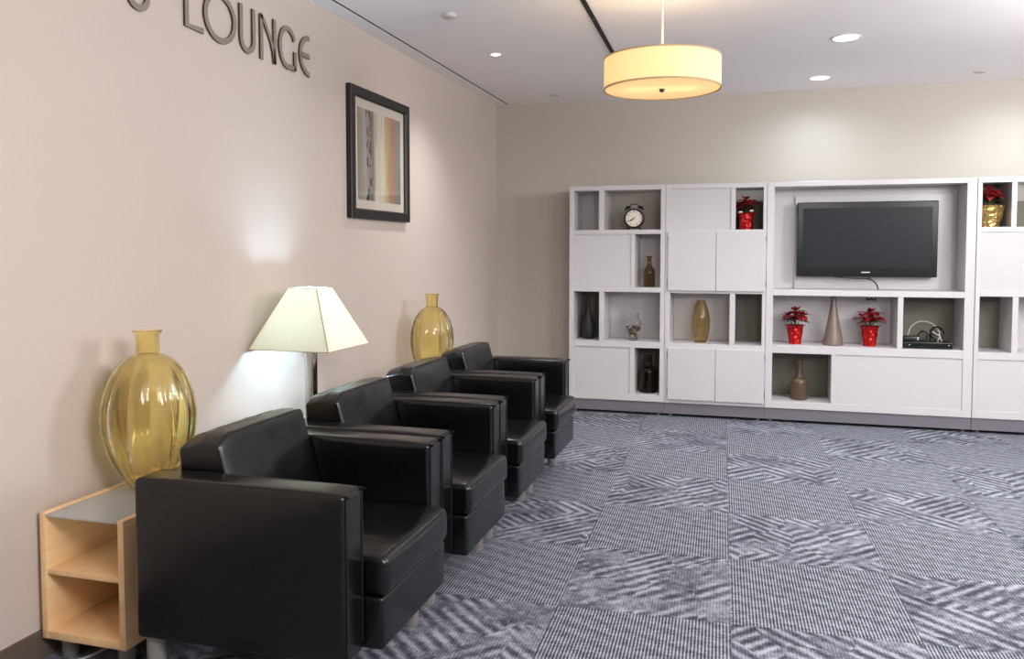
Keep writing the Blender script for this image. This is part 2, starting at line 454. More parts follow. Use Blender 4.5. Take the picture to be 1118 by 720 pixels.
# ------------------------------------------------------------------ armchairs
D, PR, W, T, A, S, TB, BB = 0.7244, 0.0694, 0.795, 0.1256, 0.696, 0.475, 0.351, 0.188
def wr(p, amp, sc):   # leather wrinkle offset
    return amp * noise.fractal(p * sc, 0.7, 2.0, 3)
def make_chair():
    t = thing('armchair', '', 'armchair', group='black leather club armchairs along the left wall')
    for y0 in (0, W - T):
        bm = bmesh.new()
        def fa(p, n):
            k = max(0, 1 - n.x ** 4) * max(0, 1 - n.y ** 4)
            if n.z > .5: p.z += .006 * k
            p.y += .002 * n.y * max(0, 1 - n.x ** 4) * max(0, 1 - n.z ** 4)
            return p
        rounded_box(bm, D / 2, y0 + T / 2, (A + BB) / 2, D / 2, T / 2, (A - BB) / 2 , .017, fn=fa)
        arm = link('arm', bm, M['leather'], t)
        bm = bmesh.new()
        for yy in (.012, T - .012):       # piped seam lines along the arm top and down its front
            tube(bm, [(.02, y0 + yy, A - .001), (D * .5, y0 + yy, A + .001), (D - .016, y0 + yy, A - .003), (D - .004, y0 + yy, A - .014), (D - .0, y0 + yy, A - .05), (D - .0, y0 + yy, BB + .03)], .0032, 6, 4)
        link('piping', bm, M['leather'], arm)
    bm = bmesh.new()
    rounded_box(bm, (D + PR - .01) / 2 + .04, W / 2, (TB + BB) / 2 , (D + PR - .01) / 2 - .04, W / 2 - T - .002, (TB - BB) / 2, .012)
    link('seat_base', bm, M['leather'], t)
    bm = bmesh.new()
    hx, hy, hz = (D + PR - .2) / 2, W / 2 - T - .003, (S - TB) / 2 - .001
    def fs(p, n):
        k = max(0, 1 - n.x ** 4) * max(0, 1 - n.y ** 4)
        if n.z > .3:
            p.z += .012 * k + wr(Vector((p.x, p.y * 2.2, 0)), .007, 7) * k
        if n.x > .7: p.x += .010 * max(0, 1 - n.z ** 2) * (1 - .5 * n.y ** 2)
        return p
    rounded_box(bm, .2 + hx, W / 2, (S + TB) / 2 + .001, hx, hy, hz, .022, nm=16, fn=fs)
    sc = link('seat_cushion', bm, M['leather'], t)
    bm = bmesh.new()
    rounded_box(bm, .038, W / 2, (A - .012 + BB) / 2, .0375, W / 2 - T - .001, (A - .012 - BB) / 2, .012)
    link('back_frame', bm, M['leather'], t)
    bm = bmesh.new()
    bz0, bz1 = .482, .804
    hx, hy, hz = .110, W / 2 - T - .005, (bz1 - bz0) / 2
    def fb(p, n):
        k = max(0, 1 - n.y ** 6) * max(0, 1 - n.z ** 6)
        if n.x > .3: p.x += .006 * k + wr(Vector((0, p.y, p.z)), .004, 7) * k
        if n.z > .3:
            e = max(0, (n.z - .3) / .7)
            p.z += (.006 * max(0, 1 - n.y ** 4) + wr(Vector((p.x * 4, p.y * 5, 5)), .0035, 9) * max(0, 1 - n.x ** 6)) * e
            p.z -= .020 * max(0, -n.x) * e                    # the top slopes down to the rear
            p.z -= .022 * max(0, -n.y - .78) / .22 * e         # pinched corner
        # the whole cushion leans back
        p.x -= (p.z + hz) * (.165 + .115 * max(-1, min(1, n.x)))
        return p
    rounded_box(bm, .192, W / 2, (bz0 + bz1) / 2, hx + .0, hy, hz, .013, nm=16, fn=fb)
    bc = link('back_cushion', bm, M['leather'], t)
    for u, dv in ((.036, .05), (.63, .085)):
        for v in (dv, W - dv):
            bm = bmesh.new()
            lathe(bm, [(.028, 0.0), (.030, .003), (.030, BB + .004)], 24, u, v, 0, cap1=True)
            link('leg', bm, M['leg'], t)
    return t
spots = [(-1.8466, 2.108, R(.6), 'black leather club armchair nearest the camera, first of the row, beside the maple table'),
         (-1.8613, 2.9175, R(.5), 'second black leather club armchair from the camera, with the table lamp behind its back'),
         (-1.8740, 3.718, R(.5), 'third black leather club armchair from the camera, in front of the far amber vase'),
         (-1.8829, 4.521, R(.45), 'black leather club armchair farthest from the camera, last of the row')]
proto = make_chair()
for i, (x, y, a, lab) in enumerate(spots):
    o = proto if i == 0 else copy_tree(proto)
    o.location = (x, y, 0); o.rotation_euler = (0, 0, a); o['label'] = lab

# ------------------------------------------------------------------ side tables along the wall
TX0, TX1, TZ0, TZ1 = 0.0, 0.345, 0.078, 0.514
def make_table():
    t = thing('side_table', '', 'side table', group='maple side tables behind the chairs')
    L_ = 0.66; th = .024
    link('side_panel', B(TX0, TX0 + th, 0, L_, TZ0, TZ1, bev=.0015), M['wood'], t)
    link('side_panel', B(TX1 - th, TX1, 0, L_, TZ0, TZ1, bev=.0015), M['wood'], t)
    link('shelf', B(TX0 + th, TX1 - th, .004, L_ - th, .302, .320, bev=.001), M['wood'], t)
    link('bottom_panel', B(TX0 + th, TX1 - th, 0.001, L_ - th, TZ0, TZ0 + .026, bev=.001), M['wood'], t)
    link('back_panel', B(TX0 + th, TX1 - th, L_ - th, L_, TZ0, TZ1 - .012, bev=.001), M['wood'], t)
    link('glass_top', B(TX0 + th, TX1 - th, 0.0, L_, TZ1 - .012, TZ1 - .004, bev=.001), M['tabletop_glass'], t)
    for x in (.06, TX1 - .05):
        for y in (.06, L_ - .06):
            bm = bmesh.new(); lathe(bm, [(.026, 0), (.028, .003), (.028, TZ0)], 24, x, y, 0, cap1=True)
            link('leg', bm, M['leg'], t)
    return t
tab = make_table()
tlabs = ['small maple side table with glass top at the left, carrying the near amber vase',
         'maple side table hidden behind the middle armchairs, under the table lamp',
         'maple side table hidden behind the last armchairs, under the far amber vase']
for i, y in enumerate((2.21, 3.30, 4.94)):
    o = tab if i == 0 else copy_tree(tab)
    o.location = (-2.322, y, 0); o['label'] = tlabs[i]

# ------------------------------------------------------------------ amber glass vases
def amber_vase(x, y, z, r, h, label):
    t = thing('glass_vase', label, 'vase', (x, y, z), group='ribbed amber glass vases')
    k = r / .172
    hb = h - .092
    nb = .043 * (k + 1) / 2
    outline = [(690, 46), (684, 54), (670, 64), (640, 90), (600, 116), (550, 141), (500, 158), (450, 168), (400, 172), (350, 169), (300, 158), (250, 140), (215, 119), (190, 98), (172, 74), (163, 56)]
    pts = [((690 - y_) / 620 * h, w_ * .001 * k) for y_, w_ in outline]
    prof = []
    nseg = 34
    for i in range(nseg + 1):          # Catmull-Rom through the outline
        g = i / nseg * (len(pts) - 1); a_ = min(int(g), len(pts) - 2); tt = g - a_
        P4 = [pts[max(0, a_ - 1)], pts[a_], pts[a_ + 1], pts[min(len(pts) - 1, a_ + 2)]]
        cr = lambda j: .5 * (2 * P4[1][j] + (P4[2][j] - P4[0][j]) * tt + (2 * P4[0][j] - 5 * P4[1][j] + 4 * P4[2][j] - P4[3][j]) * tt ** 2 + (3 * P4[1][j] - P4[0][j] - 3 * P4[2][j] + P4[3][j]) * tt ** 3)
        prof.append((cr(1), cr(0)))
    prof += [(nb * 1.02, hb + .004), (nb, hb + .014), (nb * .98, hb + .04), (nb, hb + .070), (nb * 1.05, hb + .080), (nb * 1.22, hb + .088), (nb * 1.22, hb + .092)]
    wall = .006
    def ripple(a, i, rr):
        f = min(1, i / nseg)
        amp = .055 * math.sin(PI * f) ** .7 if i <= nseg else 0
        return rr * (1 + amp * (abs(math.cos(6 * a + .4)) * 2 - 1.95))
    bm = bmesh.new()
    outer = [(p[0], p[1]) for p in prof]
    inner = [(max(p[0] - wall, .004), max(p[1], .010) if k else .010) for k, p in enumerate(prof)]
    full = outer + [(nb * 1.10, hb + .0935)] + list(reversed(inner))
    no = len(outer)
    def rp(a, i, rr):
        if i < no: return ripple(a, i, rr)
        if i == no: return rr
        return rr + (ripple(a, 2 * no - i, rr) - rr) * .55
    lathe(bm, full, 96, rad=rp, cap0=True, cap1=True)
    link('vase_body', bm, M['amber'], t, angle=60)
    return t
TT = TZ1 - .004
amber_vase(-2.148, 2.545, TT, .170, .600, 'big ribbed amber glass vase on the maple table at the left')
amber_vase(-2.12, 5.29, TT, .149, .600, 'ribbed amber glass vase behind the third armchair, nearer the far corner')

# ------------------------------------------------------------------ table lamp
lx, ly = -2.112, 3.655
t = thing('table_lamp', 'square column table lamp with tapered cream shade, lit, behind the second armchair', 'lamp', (lx, ly, TT))
link('base', B(-.085, .085, -.085, .085, 0, .022, bev=.004), M['chrome'], t)
pole = link('pole', B(-.023, .023, -.023, .023, .022, .50, bev=.002), M['chrome'], t)
zb, zt, sb, st = .930 - TT, 1.222 - TT, .214, .079
bm = bmesh.new(); cyl(bm, (0, 0, .50), (0, 0, .56), .017); link('socket', bm, M['brass'], t)
bm = bmesh.new(); sphere(bm, (0, 0, .60), .032, 1.25); link('bulb', bm, M['bulb_cool'], t)
bm = bmesh.new()
c4 = [(-1, -1), (1, -1), (1, 1), (-1, 1)]
for off, flip in ((0, 0), (-.003, 1)):
    lo = [bm.verts.new((a * (sb + off), b * (sb + off), zb)) for a, b in c4]
    hi = [bm.verts.new((a * (st + off), b * (st + off), zt)) for a, b in c4]
    for k in range(4):
        f = [lo[k], lo[(k + 1) % 4], hi[(k + 1) % 4], hi[k]]
        bm.faces.new(f if not flip else list(reversed(f)))
    if not flip: L0, H0 = lo, hi
    else:
        for k in range(4):
            bm.faces.new((L0[k], lo[k], lo[(k + 1) % 4], L0[(k + 1) % 4])); bm.faces.new((H0[k], H0[(k + 1) % 4], hi[(k + 1) % 4], hi[k]))
sh = link('lamp_shade', bm, M['lamp_shade'], t, smooth=False)
bm = bmesh.new()
for a, b in c4:
    cyl(bm, (a * sb, b * sb, zb), (a * st, b * st, zt), .0030, 8)
for k in range(4):
    a, b = c4[k], c4[(k + 1) % 4]
    cyl(bm, (a[0] * sb, a[1] * sb, zb), (b[0] * sb, b[1] * sb, zb), .0020, 8)
    cyl(bm, (a[0] * st, a[1] * st, zt), (b[0] * st, b[1] * st, zt), .0018, 8)
link('shade_trim', bm, M['trim_tan'], sh)
bm = bmesh.new()
cyl(bm, (-st, 0, zt - .006), (st, 0, zt - .006), .002, 8); cyl(bm, (0, -st, zt - .006), (0, st, zt - .006), .002, 8)
cyl(bm, (0, 0, .625), (0, 0, zt + .004), .003, 8); sphere(bm, (0, 0, zt + .01), .008)
link('finial', bm, M['chrome'], t)
# power cord on the floor by the left table
bm = bmesh.new()
tube(bm, [(-2.31, 1.98, .006), (-2.26, 2.14, .006), (-2.20, 2.22, .006), (-2.17, 2.36, .006), (-2.22, 2.6, .006), (-2.26, 2.9, .006)], .005)
tag(link('power_cord', bm, M['white_cable']), 'thin pale power cord lying on the carpet under the maple table', 'cord')

# ------------------------------------------------------------------ framed picture
fy0, fy1, fz0, fz1 = 4.488, 5.358, 1.604, 2.402
yc, zc = (fy0 + fy1) / 2, (fz0 + fz1) / 2
t = thing('framed_picture', 'abstract striped print in a thick black frame on the cream wall', 'picture', (WX, yc, zc))
hy, hz, fw, dp = (fy1 - fy0) / 2, (fz1 - fz0) / 2, .062, .036
bm = bmesh.new()
prof = [(0, 0), (0, dp - .004), (.004, dp), (fw - .008, dp), (fw, dp - .010), (fw, 0)]      # (inset, depth)
rows = []
for ins, d in prof:
    rows.append([bm.verts.new((d, s * (hy - ins), w * (hz - ins))) for s, w in ((-1, -1), (1, -1), (1, 1), (-1, 1))])
for a, b in zip(rows, rows[1:] + rows[:1]):
    for k in range(4): bm.faces.new((a[k], a[(k + 1) % 4], b[(k + 1) % 4], b[k]))
link('frame', bm, M['blackwood'], t, smooth=False)
mb = link('mat_board', B(.004, .014, -hy + fw, hy - fw, -hz + fw, hz - fw), M['mat_board'], t, smooth=False)
link('art_print', B(.014, .0155, -hy + .118, hy - .118, -hz + .118, hz - .118), M['art'], t, smooth=False)
link('glass_pane', B(.019, .0205, -hy + fw, hy - fw, -hz + fw, hz - fw), M['pane'], t, smooth=False)

# ------------------------------------------------------------------ wall letters
def ribbon(bm, pts, w, x0, x1, closed=False):
    P = [Vector((p[0], p[1])) for p in pts]; n = len(P)
    Lf, Rt = [], []
    for i in range(n):
        a = P[(i - 1) % n] if closed or i else P[i]; b = P[(i + 1) % n] if closed or i < n - 1 else P[i]
        d = (b - a).normalized(); nn = Vector((-d.y, d.x))
        ww = w
        if 0 < i < n - 1 or closed:
            d1 = (P[i] - a).normalized(); n1 = Vector((-d1.y, d1.x)); ww = w / max(.5, n1.dot(nn))
        Lf.append(P[i] + nn * ww / 2); Rt.append(P[i] - nn * ww / 2)
    V = [[bm.verts.new((x, p.x, p.y)) for p in side] for x in (x0, x1) for side in (Lf, Rt)]
    l0, r0, l1, r1 = V
    rng = range(n) if closed else range(n - 1)
    for i in rng:
        j = (i + 1) % n
        bm.faces.new((l1[i], l1[j], r1[j], r1[i])).material_index = 0
        for q in ((l0[i], r0[i], r0[j], l0[j]), (l0[i], l0[j], l1[j], l1[i]), (r0[i], r1[i], r1[j], r0[j])):
            bm.faces.new(q).material_index = 1
    if not closed:
        for i in (0, n - 1): bm.faces.new((l0[i], l1[i], r1[i], r0[i])).material_index = 1
def arc(cy, cz, ry, rz, a0, a1, n=28):
    return [(cy + ry * math.cos(R(a0 + (a1 - a0) * i / n)), cz + rz * math.sin(R(a0 + (a1 - a0) * i / n))) for i in range(n + 1)]
X0, X1, SW = WX + .004, WX + .0115, .026
def letter(ch, strokes, pins, label):
    bm = bmesh.new()
    for s in strokes:
        ribbon(bm, s[0], s[2] if len(s) > 2 else SW, X0, X1, s[1])
    for y, z in pins:
        cyl(bm, (WX, y, z), (X0 + .002, y, z), .005, 8, mi=1)
    o = link('wall_letter', bm, [M['letter_face'], M['letter_side']], None, angle=30)
    tag(o, label, 'sign letter', 'raised metal letters on the cream wall')
Z0, Z1 = 2.345, 2.567; ZM = (Z0 + Z1) / 2; h = SW / 2
letter('S', [(arc(2.755, Z0 + .062, .052, .062 - h, -170, 60, 24) + arc(2.755, Z1 - .066, .048, .062 - h, 250, 20, 24), False)], [(2.755, Z0 + h)], 'rounded raised metal letter cut by the top of the photo, before the letter L')
letter('L', [([(3.03 + h, Z1), (3.03 + h, Z0 + .022), (3.155, Z0 + .022)], False)], [(3.03 + h, Z1 - .03), (3.13, Z0 + .022)], 'raised metal letter L on the cream wall, first of the word LOUNGE')
letter('O', [(arc(3.277, ZM, .119 - h, (Z1 - Z0) / 2 - h + .003, 0, 360, 56)[:-1], True)], [(3.277, Z0 + h), (3.277, Z1 - h)], 'raised metal round letter O on the cream wall')
letter('U', [([(3.421 + h, Z1)] + arc(3.4855, Z0 + .07, .0645 - h, .07 - h, 180, 360, 24) + [(3.55 - h, Z1)], False)], [(3.421 + h, Z1 - .03), (3.55 - h, Z1 - .03)], 'raised metal letter U with rounded foot on the cream wall')
letter('N', [([(3.589 + h, Z0), (3.589 + h, Z1 - .004)], False),
             ([(3.597, Z1 - .006), (3.630, Z1 - .034), (3.660, Z1 - .075), (3.690, Z0 + .10), (3.708, Z0 + .055), (3.717, Z0)], False, .022),
             ([(3.732 - h, Z0), (3.732 - h, Z1)], False)], [(3.589 + h, Z0 + .03), (3.732 - h, Z1 - .02)], 'raised metal letter N with curved diagonal on the cream wall')
letter('G', [(arc(3.842, ZM, .087 - h, (Z1 - Z0) / 2 - h, 28, 285, 40) + [(3.905, Z0 + h), (3.915, Z0 + .02)], False), ([(3.925 - h, Z0 + .006), (3.925 - h, ZM - .008)], False)], [(3.79, ZM), (3.925 - h, Z0 + .05)], 'raised metal letter G on the cream wall')
letter('E', [(arc(4.062, ZM, .110 - h, (Z1 - Z0) / 2 - h, 92, 268, 36), False), ([(3.956 + h, ZM), (4.060, ZM)], False)], [(3.98, ZM)], 'raised metal rounded letter E on the cream wall, last of the word LOUNGE')

# ------------------------------------------------------------------ white wall unit
FY, KY = 7.073, 7.425           # front face, back
def unit(label, x0, x1, left, right):
    t = thing('shelf_unit', label, 'shelving unit', (x0, FY, 0), group='white modular shelving units along the back wall')
    def p(name, xa, xb, za, zb_, ya=0.0, yb=KY - FY, mat='white', par=None, bev=.0018):
        return link(name, B(xa - x0, xb - x0, ya, yb, za, zb_, bev=bev, seg=1), M[mat], par or t, smooth=False)
    e = .0012
    p('side_panel', x0 + e, left, .118, 1.966); p('side_panel', right, x1 - e, .118, 1.966)
    p('top_panel', left, right, 1.926, 1.966); p('bottom_panel', left, right, .118, .176)
    link('plinth', B(e, x1 - x0 - e, .012, .03, .024, .118), M['plinth'], t, smooth=False)
    for xx in (.05, x1 - x0 - .05):
        for yy in (.05, KY - FY - .05):
            bm = bmesh.new(); cyl(bm, (xx, yy, 0), (xx, yy, .012), .018, 16); cyl(bm, (xx, yy, .012), (xx, yy, .118), .007, 10)
            link('foot', bm, M['steel'], t)
    return t, p
def fixed(p, xa, xb, za, zb_): p('front_panel', xa, xb, za, zb_, .008, .024, 'gloss')
def back(p, xa, xb, za, zb_, mat='white'): p('back_panel', xa, xb, za, zb_, KY - FY - .014, KY - FY - .002, mat)
def doors(p, x0, xa, xm, xb, za, zb_):
    for (a, b, hs) in ((xa, xm - .0015, 0), (xm + .0015, xb, 1)):
        d = p('door', a, b, za, zb_, -.019, -.001, 'gloss')
        for zz in (za + .065, zb_ - .065):
            hx = a + .001 if hs == 0 else b - .001
            link('hinge', B(hx - x0 - .005, hx - x0 + .005, -.014, .002, zz - .026, zz + .026, bev=.002, seg=1), M['hinge'], d, smooth=False)

# first unit
t1, p = unit('white shelving unit nearest the left corner, with the alarm clock in its top row', -1.549, -.722, -1.507, -.762)
L_, R_ = -1.507, -.762
for za, zb_ in ((1.550, 1.588), (1.055, 1.095), (.577, .630)): p('shelf', L_, R_, za, zb_)
for xa, xb, za, zb_ in ((-1.290, -1.245, 1.588, 1.926), (-1.012, -.978, 1.095, 1.550), (-1.284, -1.242, .630, 1.055), (-1.017, -.975, .176, .577)):
    p('divider', xa, xb, za, zb_)
fixed(p, L_ , -1.012, 1.095, 1.550); fixed(p, L_, -1.017, .176, .577)
back(p, L_, -1.29, 1.588, 1.926); back(p, -.978, R_, 1.095, 1.55); back(p, -1.242, R_, .63, 1.055)
back(p, L_, -1.284, .63, 1.055, 'olive_back'); back(p, -.975, R_, .176, .577, 'olive_back')
# second unit
t2, p = unit('white shelving unit with two pairs of doors, left of the television', -.722, .095, -.679, .066)
L_, R_ = -.679, .066
for za, zb_ in ((1.560, 1.583), (1.052, 1.078), (.585, .627)): p('shelf', L_, R_, za, zb_)
for xa, xb, za, zb_ in ((-.190, -.153, 1.583, 1.926), (-.191, -.147, .627, 1.052)): p('divider', xa, xb, za, zb_)
fixed(p, L_, -.190, 1.583, 1.926); doors(p, -.722, -.697, -.3045, .090, 1.074, 1.568); doors(p, -.722, -.693, -.3, .091, .150, .590)
back(p, L_, -.191, .627, 1.052); back(p, -.153, R_, 1.583, 1.83, 'olive_back'); back(p, -.147, R_, .627, 1.052, 'olive_back')
# third unit
t3, p = unit('wide white shelving unit that holds the television', .095, 1.625, .152, 1.556)
L_, R_ = .152, 1.556
p('shelf', L_, R_, 1.044, 1.090); p('shelf', L_, R_, .573, .638)
for xa, xb, za, zb_ in ((1.087, 1.127, .638, 1.044), (.606, .642, .176, .573)): p('divider', xa, xb, za, zb_)
fixed(p, .642, R_, .176, .573)
back(p, L_, R_, 1.09, 1.926); back(p, L_, 1.087, .638, 1.044); back(p, 1.127, R_, .638, 1.044, 'olive_back'); back(p, L_, .606, .176, .573, 'olive_back')
p('mounting_board', .325, 1.53, 1.091, 1.868, KY - FY - .046, KY - FY - .015)
# fourth unit, cut by the picture edge
t4, p = unit('white shelving unit at the right edge, with the gold wrapped poinsettia', 1.627, 2.454, 1.660, 2.412)
L_, R_ = 1.660, 2.412
for za, zb_ in ((1.550, 1.588), (1.058, 1.112), (.573, .630)): p('shelf', L_, R_, za, zb_)
for xa, xb, za, zb_ in ((1.858, 1.894, 1.588, 1.926), (2.150, 2.19, 1.112, 1.550), (1.884, 1.925, .630, 1.058), (2.155, 2.19, .176, .573)): p('divider', xa, xb, za, zb_)
fixed(p, L_, 2.15, 1.112, 1.55); fixed(p, L_, 2.155, .176, .573)
back(p, L_, 1.858, 1.588, 1.926, 'olive_back'); back(p, 1.894, R_, 1.588, 1.80, 'olive_back'); back(p, L_, 1.884, .63, 1.058, 'olive_back'); back(p, 1.925, R_, .63, 1.058); back(p, 2.19, R_, 1.112, 1.55)

# ------------------------------------------------------------------ television
ty = 7.30
t = thing('television', 'flat black television with glossy bezel mounted in the white shelving', 'television', (.868, ty, 1.195))
hw, hh = .530, .612
bm = bmesh.new(); box(bm, -hw, hw, -.035, .02, 0, hh, bev=.008, seg=3)
link('housing', bm, M['black'], t)
bm = bmesh.new()
o4 = [(-hw + .006, .006), (hw - .006, .006), (hw - .006, hh - .006), (-hw + .006, hh - .006)]
i4 = [(-hw + .045, .075), (hw - .045, .075), (hw - .045, hh - .05), (-hw + .045, hh - .05)]
vo = [bm.verts.new((x, -.041, z)) for x, z in o4]; vi = [bm.verts.new((x, -.041, z)) for x, z in i4]
vb = [bm.verts.new((x, -.034, z)) for x, z in o4]; vk = [bm.verts.new((x, -.034, z)) for x, z in i4]
for k in range(4):
    j = (k + 1) % 4
    for q in ((vo[k], vo[j], vi[j], vi[k]), (vo[k], vb[k], vb[j], vo[j]), (vi[k], vi[j], vk[j], vk[k]), (vb[k], vk[k], vk[j], vb[j])): bm.faces.new(q)
bz = link('bezel', bm, plain('piano_black', srgb(8, 8, 9), 0.25, spec=.25), t, smooth=False)
link('logo_plate', B(-.032, .032, -.043, -.041, .034, .042), plain('silver_mark', srgb(205, 208, 212), .3), bz, smooth=False)
link('screen', B(-hw + .045, hw - .045, -.0385, -.034, .075, hh - .05), M['screen'], t, smooth=False)
link('wall_mount', B(-.2, .2, .02, KY - ty - .046, .18, .42), M['hinge'], t, smooth=False)
bm = bmesh.new()
tube(bm, [(.62, 7.27, 1.197), (.70, 7.255, 1.188), (.80, 7.25, 1.184), (.87, 7.25, 1.182), (.925, 7.25, 1.165), (.955, 7.25, 1.130), (.965, 7.25, 1.095)], .0055)
tube(bm, [(.89, 7.27, 1.197), (.905, 7.255, 1.180), (.93, 7.25, 1.158)], .004)
tag(link('television_cable', bm, M['black']), 'black cable that hangs from the bottom edge of the television', 'cable')
bm = bmesh.new()
tube(bm, [(.875, 7.22, 1.043), (.88, 7.22, 1.018), (.895, 7.22, 1.010), (.91, 7.22, 1.025), (.925, 7.22, 1.012), (.938, 7.22, 1.010), (.945, 7.22, 1.043)], .005)
tag(link('cable_loop', bm, M['black']), 'short black cable loop under the shelf above the right red poinsettia', 'cable')

# ------------------------------------------------------------------ things on the shelves
YS = 7.22
def solid_vase(name, label, x, z, prof, mat, y=YS, seg=40, cat='vase', group=None, wall=None):
    bm = bmesh.new()
    if wall:
        inner = [(max(r - wall, .002), max(zz, .006)) for r, zz in prof]
        lathe(bm, prof + list(reversed(inner)), seg, cap0=True, cap1=True)
    else:
        top = prof[-1]
        lathe(bm, prof + [(top[0] * .7, top[1]), (top[0] * .6, top[1] - .03)], seg, cap0=True, cap1=True)
    o = link(name, bm, mat, None, angle=50)
    o.location = (x, y, z)
    return tag(o, label, cat, group)
def bottle_prof(rb, hb, rn, h, rl):
    pr = [(rb * .9, 0), (rb * .98, .006), (rb, .02), (rb * 1.0, hb - .035), (rb * .93, hb - .012), (rb * .72, hb + .002), (rn * 1.25, hb + .012), (rn, hb + .03), (rn * .95, h - .03), (rn, h - .010), (rl, h - .006), (rl, h)]
    return pr
solid_vase('bottle_vase', 'small brown glass bottle with a long neck in the second row, under the alarm clock', -.872, 1.095, bottle_prof(.050, .165, .020, .268, .031), M['brown_glass'], wall=.006, group='long necked bottles on the shelves')
solid_vase('bottle_vase', 'large dark smoked glass bottle in the bottom row beside the last armchair', -.872, .176, bottle_prof(.080, .215, .033, .325, .040), M['smoke_glass'], wall=.007, group='long necked bottles on the shelves')
solid_vase('bottle_vase', 'opaque brown bottle vase with flared lip in the bottom niche under the television', .372, .176, bottle_prof(.068, .175, .024, .335, .046), M['olive_ceramic'], group='long necked bottles on the shelves')
solid_vase('slender_vase', 'matt black teardrop vase with thin neck in the third row', -1.405, .630, [(.042, 0), (.050, .006), (.058, .05), (.060, .09), (.054, .14), (.036, .20), (.021, .25), (.013, .31), (.011, .35), (.0125, .375), (.014, .380)], M['matt_black'])
solid_vase('tall_vase', 'olive tinted glass vase, oval and wide at the middle, below the cabinet doors', -.432, .627, [(.046, 0), (.056, .004), (.064, .04), (.074, .10), (.079, .16), (.077, .21), (.066, .27), (.048, .325), (.036, .352), (.030, .362)], M['olive_glass'], wall=.006)
solid_vase('cone_vase', 'tall taupe cone vase with narrow top between the two red poinsettias', .628, .638, [(.076, 0), (.081, .004), (.080, .02), (.066, .09), (.048, .18), (.033, .27), (.022, .35), (.018, .385), (.0185, .398)], M['taupe'])
# glass urn with potpourri
t = solid_vase('glass_urn', 'clear glass urn half filled with potpourri in the third row', -1.006, .630,
               [(.036, 0), (.042, .004), (.040, .02), (.048, .05), (.064, .10), (.072, .145), (.070, .165), (.052, .185), (.046, .200), (.050, .222), (.062, .232), (.064, .236)], M['clear_glass'], wall=.004, cat='urn')
bm = bmesh.new(); random.seed(3)
for k in range(190):
    z = random.uniform(.016, .125); rm = (.036 + (z - .02) * .30) * .90
    a = random.uniform(0, 2 * PI); rr = rm * random.random() ** .5
    bmesh.ops.create_icosphere(bm, subdivisions=1, radius=random.uniform(.007, .011),
        matrix=Matrix.Translation((rr * math.cos(a), rr * math.sin(a), z)) @ Matrix.Rotation(random.uniform(0, 3), 4, Vector((random.random(), random.random(), .3)).normalized()) @ Matrix.Diagonal((1.2, .8, .6, 1)))
o = link('potpourri', bm, M['potpourri']); o.location = (-1.006, YS, .630)
tag(o, 'brown and white potpourri pieces filling the clear glass urn', 'potpourri', kind='stuff')

# alarm clock
t = thing('alarm_clock', 'black twin-bell alarm clock with white face in the top row', 'clock', (-1.006, YS, 1.588))
rc, zc_ = .086, .101
def ydisc(bm, prof, seg=48):      # lathe about the y axis at height zc_
    tmp = bmesh.new(); lathe(tmp, prof, seg, cap0=True, cap1=True)
    bmesh.ops.rotate(tmp, verts=tmp.verts, cent=(0, 0, 0), matrix=Matrix.Rotation(R(90), 3, 'X'))
    bmesh.ops.translate(tmp, verts=tmp.verts, vec=(0, 0, zc_))
    me = bpy.data.meshes.new('tmp'); tmp.to_mesh(me); tmp.free(); bm.from_mesh(me); bpy.data.meshes.remove(me)
bm = bmesh.new(); ydisc(bm, [(rc * .9, -.035), (rc, -.028), (rc, .022), (rc * .97, .030), (rc * .86, .032), (rc * .82, .026)]); link('body', bm, M['black'], t)
bm = bmesh.new(); ydisc(bm, [(rc * .82, .0245), (rc * .82, .0270)]); face = link('face', bm, M['clockface'], t)
for hh_ in range(1, 13):
    cu = bpy.data.curves.new('numeral', 'FONT'); cu.body = str(hh_); cu.size = .021; cu.align_x = 'CENTER'; cu.align_y = 'CENTER'; cu.extrude = .0004; cu.offset = .0006
    a = R(90 - hh_ * 30)
    tmp = bpy.data.objects.new('numeral_text', cu); COL.objects.link(tmp)
    me = bpy.data.meshes.new_from_object(tmp.evaluated_get(bpy.context.evaluated_depsgraph_get()))
    bpy.data.objects.remove(tmp)
    me.transform(Matrix.Translation((rc * .68 * math.cos(a), -.0274, zc_ + rc * .68 * math.sin(a))) @ Matrix.Rotation(R(90), 4, 'X'))
    if hh_ == 1: allnum = bmesh.new()
    allnum.from_mesh(me); bpy.data.meshes.remove(me)
link('numerals', allnum, M['black'], face, smooth=False)
for nm, ang, ln, wd, yy in (('hour_hand', 232, .036, .007, -.0285), ('minute_hand', 242, .056, .0048, -.0300)):
    bm = bmesh.new(); box(bm, -.012, ln, yy - .0006, yy + .0006, -wd / 2, wd / 2)
    bmesh.ops.rotate(bm, verts=bm.verts, cent=(0, 0, 0), matrix=Matrix.Rotation(-R(90 - ang), 3, 'Y'))
    bmesh.ops.translate(bm, verts=bm.verts, vec=(0, 0, zc_))
    link(nm, bm, M['black'], t, smooth=False)
for s in (-1, 1):
    c = Vector((s * .052, 0, zc_ + .080)); ax = Vector((s * .45, 0, 1)).normalized()
    bm = bmesh.new(); lathe(bm, [(.030, 0), (.029, .008), (.022, .019), (.010, .026), (.004, .028)], 24, cap0=True, cap1=True)
    q = Vector((0, 0, 1)).rotation_difference(ax).to_matrix()
    bmesh.ops.rotate(bm, verts=bm.verts, cent=(0, 0, 0), matrix=q); bmesh.ops.translate(bm, verts=bm.verts, vec=c)
    cyl(bm, c - ax * .022, c + ax * .034, .004, 8)
    link('bell', bm, M['black'], t)
    bm = bmesh.new(); cyl(bm, (s * .042, 0, zc_ - .074), (s * .058, 0, 0), .011, 12, .009)
    link('foot', bm, M['black'], t)
